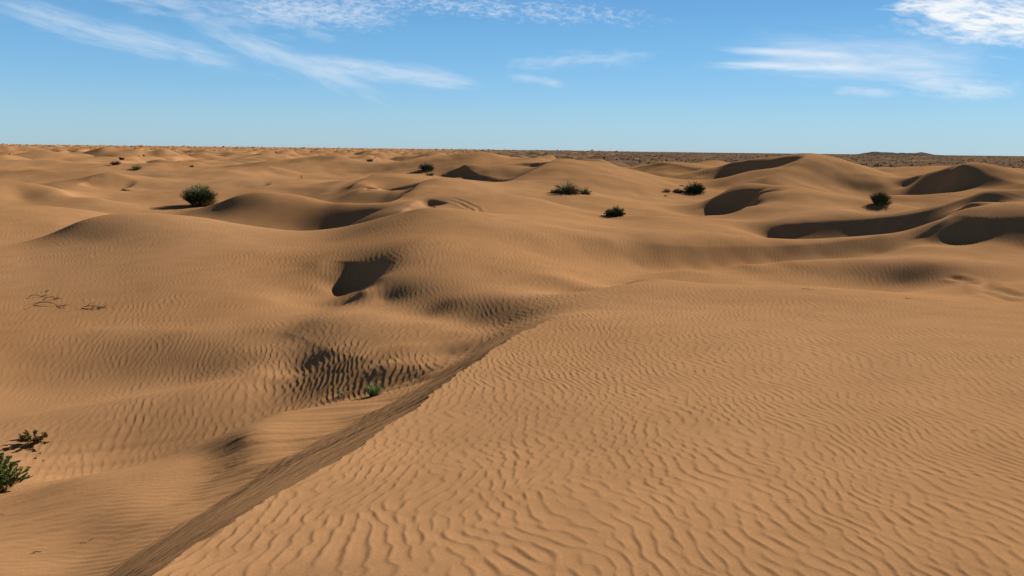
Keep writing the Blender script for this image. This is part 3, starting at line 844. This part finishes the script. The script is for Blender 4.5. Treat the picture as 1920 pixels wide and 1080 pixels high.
leafy(58, 831, 50, 21, 'small low leafy plant leaning right on open left sand', n=11, lean=(.3, 0), mt=G_OLIVE)
leafy(6, 921, 66, 52, 'taller bright green leafy plant cut by the left edge', n=34, lean=(.05, 0))
leafy(0, 882, 52, 26, 'spreading green plant behind the tallest leafy one at left edge', n=12, lean=(.1, 0))


def twig(px, py, length_px, label, az, name='dry_twig', lift=.25, branches=3, m=BROWN, group=None, k=1.0, cat='twig'):
    loc, r = place(px, py); u_ = PX(r); L = length_px * u_
    o = thing(name, label, cat, loc, group) if branches else None
    a = math.radians(az); d = Vector((math.sin(a), math.cos(a), lift))
    mb = MB(); pts = curve(Vector((-math.sin(a) * L / 2, -math.cos(a) * L / 2, .008)), d, L, 6, lift * 2.2, .1)
    for p in pts: p.z = max(p.z, .006)
    mb.stem(pts, u_ * .7 * k, u_ * .3 * k, 4)
    if not branches:
        o = mb.build(name, m); o.location = loc; tag(o, label, cat, group); return o
    mb.build('stem', m, o)
    br = MB()
    for _ in range(branches):
        if branches <= 7: br = MB()
        i = random.randrange(1, 6)
        dd = (pts[min(i + 1, 6)] - pts[i]).normalized() + Vector((random.gauss(0, .7), random.gauss(0, .7), random.uniform(.1, .6)))
        br.stem(curve(pts[i], dd, L * random.uniform(.2, .5), 4, .4, .15), u_ * .5 * k, u_ * .25 * k)
        if branches <= 7: br.build('side_shoot', m, o)
    if branches > 7: br.build('side_shoots', m, o)
    return o


twig(103, 571, 66, 'long bent dry twig lying flat on left slope', 92, branches=5)
twig(106, 562, 40, 'dark tangled twig standing up behind the long flat one', 50, lift=.9, branches=7)
twig(74, 556, 30, 'short greenish twig, leftmost of the dry litter on left slope', 60, lift=.5, branches=3, m=G_OLIVE)
twig(91, 545, 14, 'tiny thin shoot, highest of the litter on left slope', 330, lift=.5, branches=2, m=G_OLIVE)
twig(180, 577, 44, 'brown dry clump with trailing stem, rightmost litter on left slope', 95, branches=12, lift=.3)
twig(192, 579, 16, 'curled broken twig beside the brown dry clump', 60, branches=6, lift=.6)
twig(156, 1020, 11, 'lower of two small sticks lying together at bottom left', 75, name='stick', branches=0, m=STICK, lift=.05, cat='stick', k=1.1)
twig(172, 1014, 10, 'upper of two small sticks lying together at bottom left', 50, name='stick', branches=0, m=STICK, lift=.05, cat='stick', k=1.0)
twig(70, 1037, 14, 'dark curved stick alone near the bottom left corner', 80, name='stick', branches=0, m=STICK, lift=.1, cat='stick', k=1.3)
twig(4, 966, 11, 'thin stick cut by left edge below the leafy plants', 80, name='stick', branches=0, m=STICK, lift=.05, cat='stick', k=.8)
twig(1486, 941, 22, 'thin dark stick on the rippled foreground sand right of centre', 115, name='stick', branches=0, m=STICK, lift=.05, cat='stick', k=.6)
twig(1826, 809, 9, 'short black stick on rippled sand near the right edge', 105, name='stick', branches=0, m=STICK, lift=.05, cat='stick', k=1.1)
twig(1515, 543, 20, 'pale thin stick on the smooth brow right of centre', 110, name='stick', branches=0, m=BROWN, lift=.05, cat='stick', k=.7)
twig(1703, 560, 10, 'short stick on the smooth brow at right', 95, name='stick', branches=0, m=BROWN, lift=.05, cat='stick', k=.8)


def dropping(px, py, size_px, label):
    loc, r = place(px, py); s_ = size_px * PX(r)
    bm_ = __import__('bmesh').new(); import bmesh
    bmesh.ops.create_icosphere(bm_, subdivisions=2, radius=s_ / 2)
    for v in bm_.verts:
        v.co *= random.uniform(.85, 1.12); v.co.x *= 1.3; v.co.z *= .8
    me_ = bpy.data.meshes.new('pebble'); bm_.to_mesh(me_); bm_.free(); me_.materials.append(STICK)
    o = bpy.data.objects.new('pebble', me_); sc.collection.objects.link(o); o.location = loc + Vector((0, 0, s_ * .25))
    tag(o, label, 'pebble', 'pebbles beside the left plants')


dropping(67, 860, 3.4, 'largest dark pebble between the two left plants')
dropping(76, 850, 2.2, 'small pebble above the largest one, by the low left plant')
dropping(81, 864, 2.0, 'small pebble right of the largest one, by the low left plant')

# far scrub: beyond counting, one object
mb = MB()
random.seed(21)


NS = 36000
th_s = rng.uniform(-.64, .66, NS); r_s = np.exp(rng.uniform(math.log(110), math.log(6000), NS))
den = .02 + .94 * np.clip((th_s + .10) / .3, 0, 1) * sstep(150, 330, r_s) + .09 * sstep(500, 1500, r_s)
xs = (r_s * np.sin(th_s)).astype(np.float32); ys = (r_s * np.cos(th_s)).astype(np.float32)
den *= np.clip(.75 + 1.3 * perlin(xs / 70, ys / 70, 77), .05, 1.4)
ok = rng.random(NS) < den; xs, ys, r_s = xs[ok], ys[ok], r_s[ok]
zs = base_height(xs, ys)[0]
for x_, y_, z_, r in zip(xs.tolist(), ys.tolist(), zs.tolist(), r_s.tolist()):
    s_ = random.uniform(.25, .85) * (1 + r / 1500)
    for _ in range(3):
        a = random.uniform(0, 6.28); t = random.uniform(.5, 1.4)
        mb.leaf(Vector((x_, y_, z_ - .05)), Vector((math.sin(t) * math.cos(a), math.sin(t) * math.sin(a), math.cos(t))), s_ * random.uniform(.7, 1.3), s_ * .8)
scrub = mb.build('far_scrub', plant_mat('far_scrub', (.06, .045, .03), (.10, .075, .05), .05))
scrub['kind'] = 'stuff'; scrub['label'] = 'dark scrub dotting the far plain below the horizon'; scrub['category'] = 'scrub'
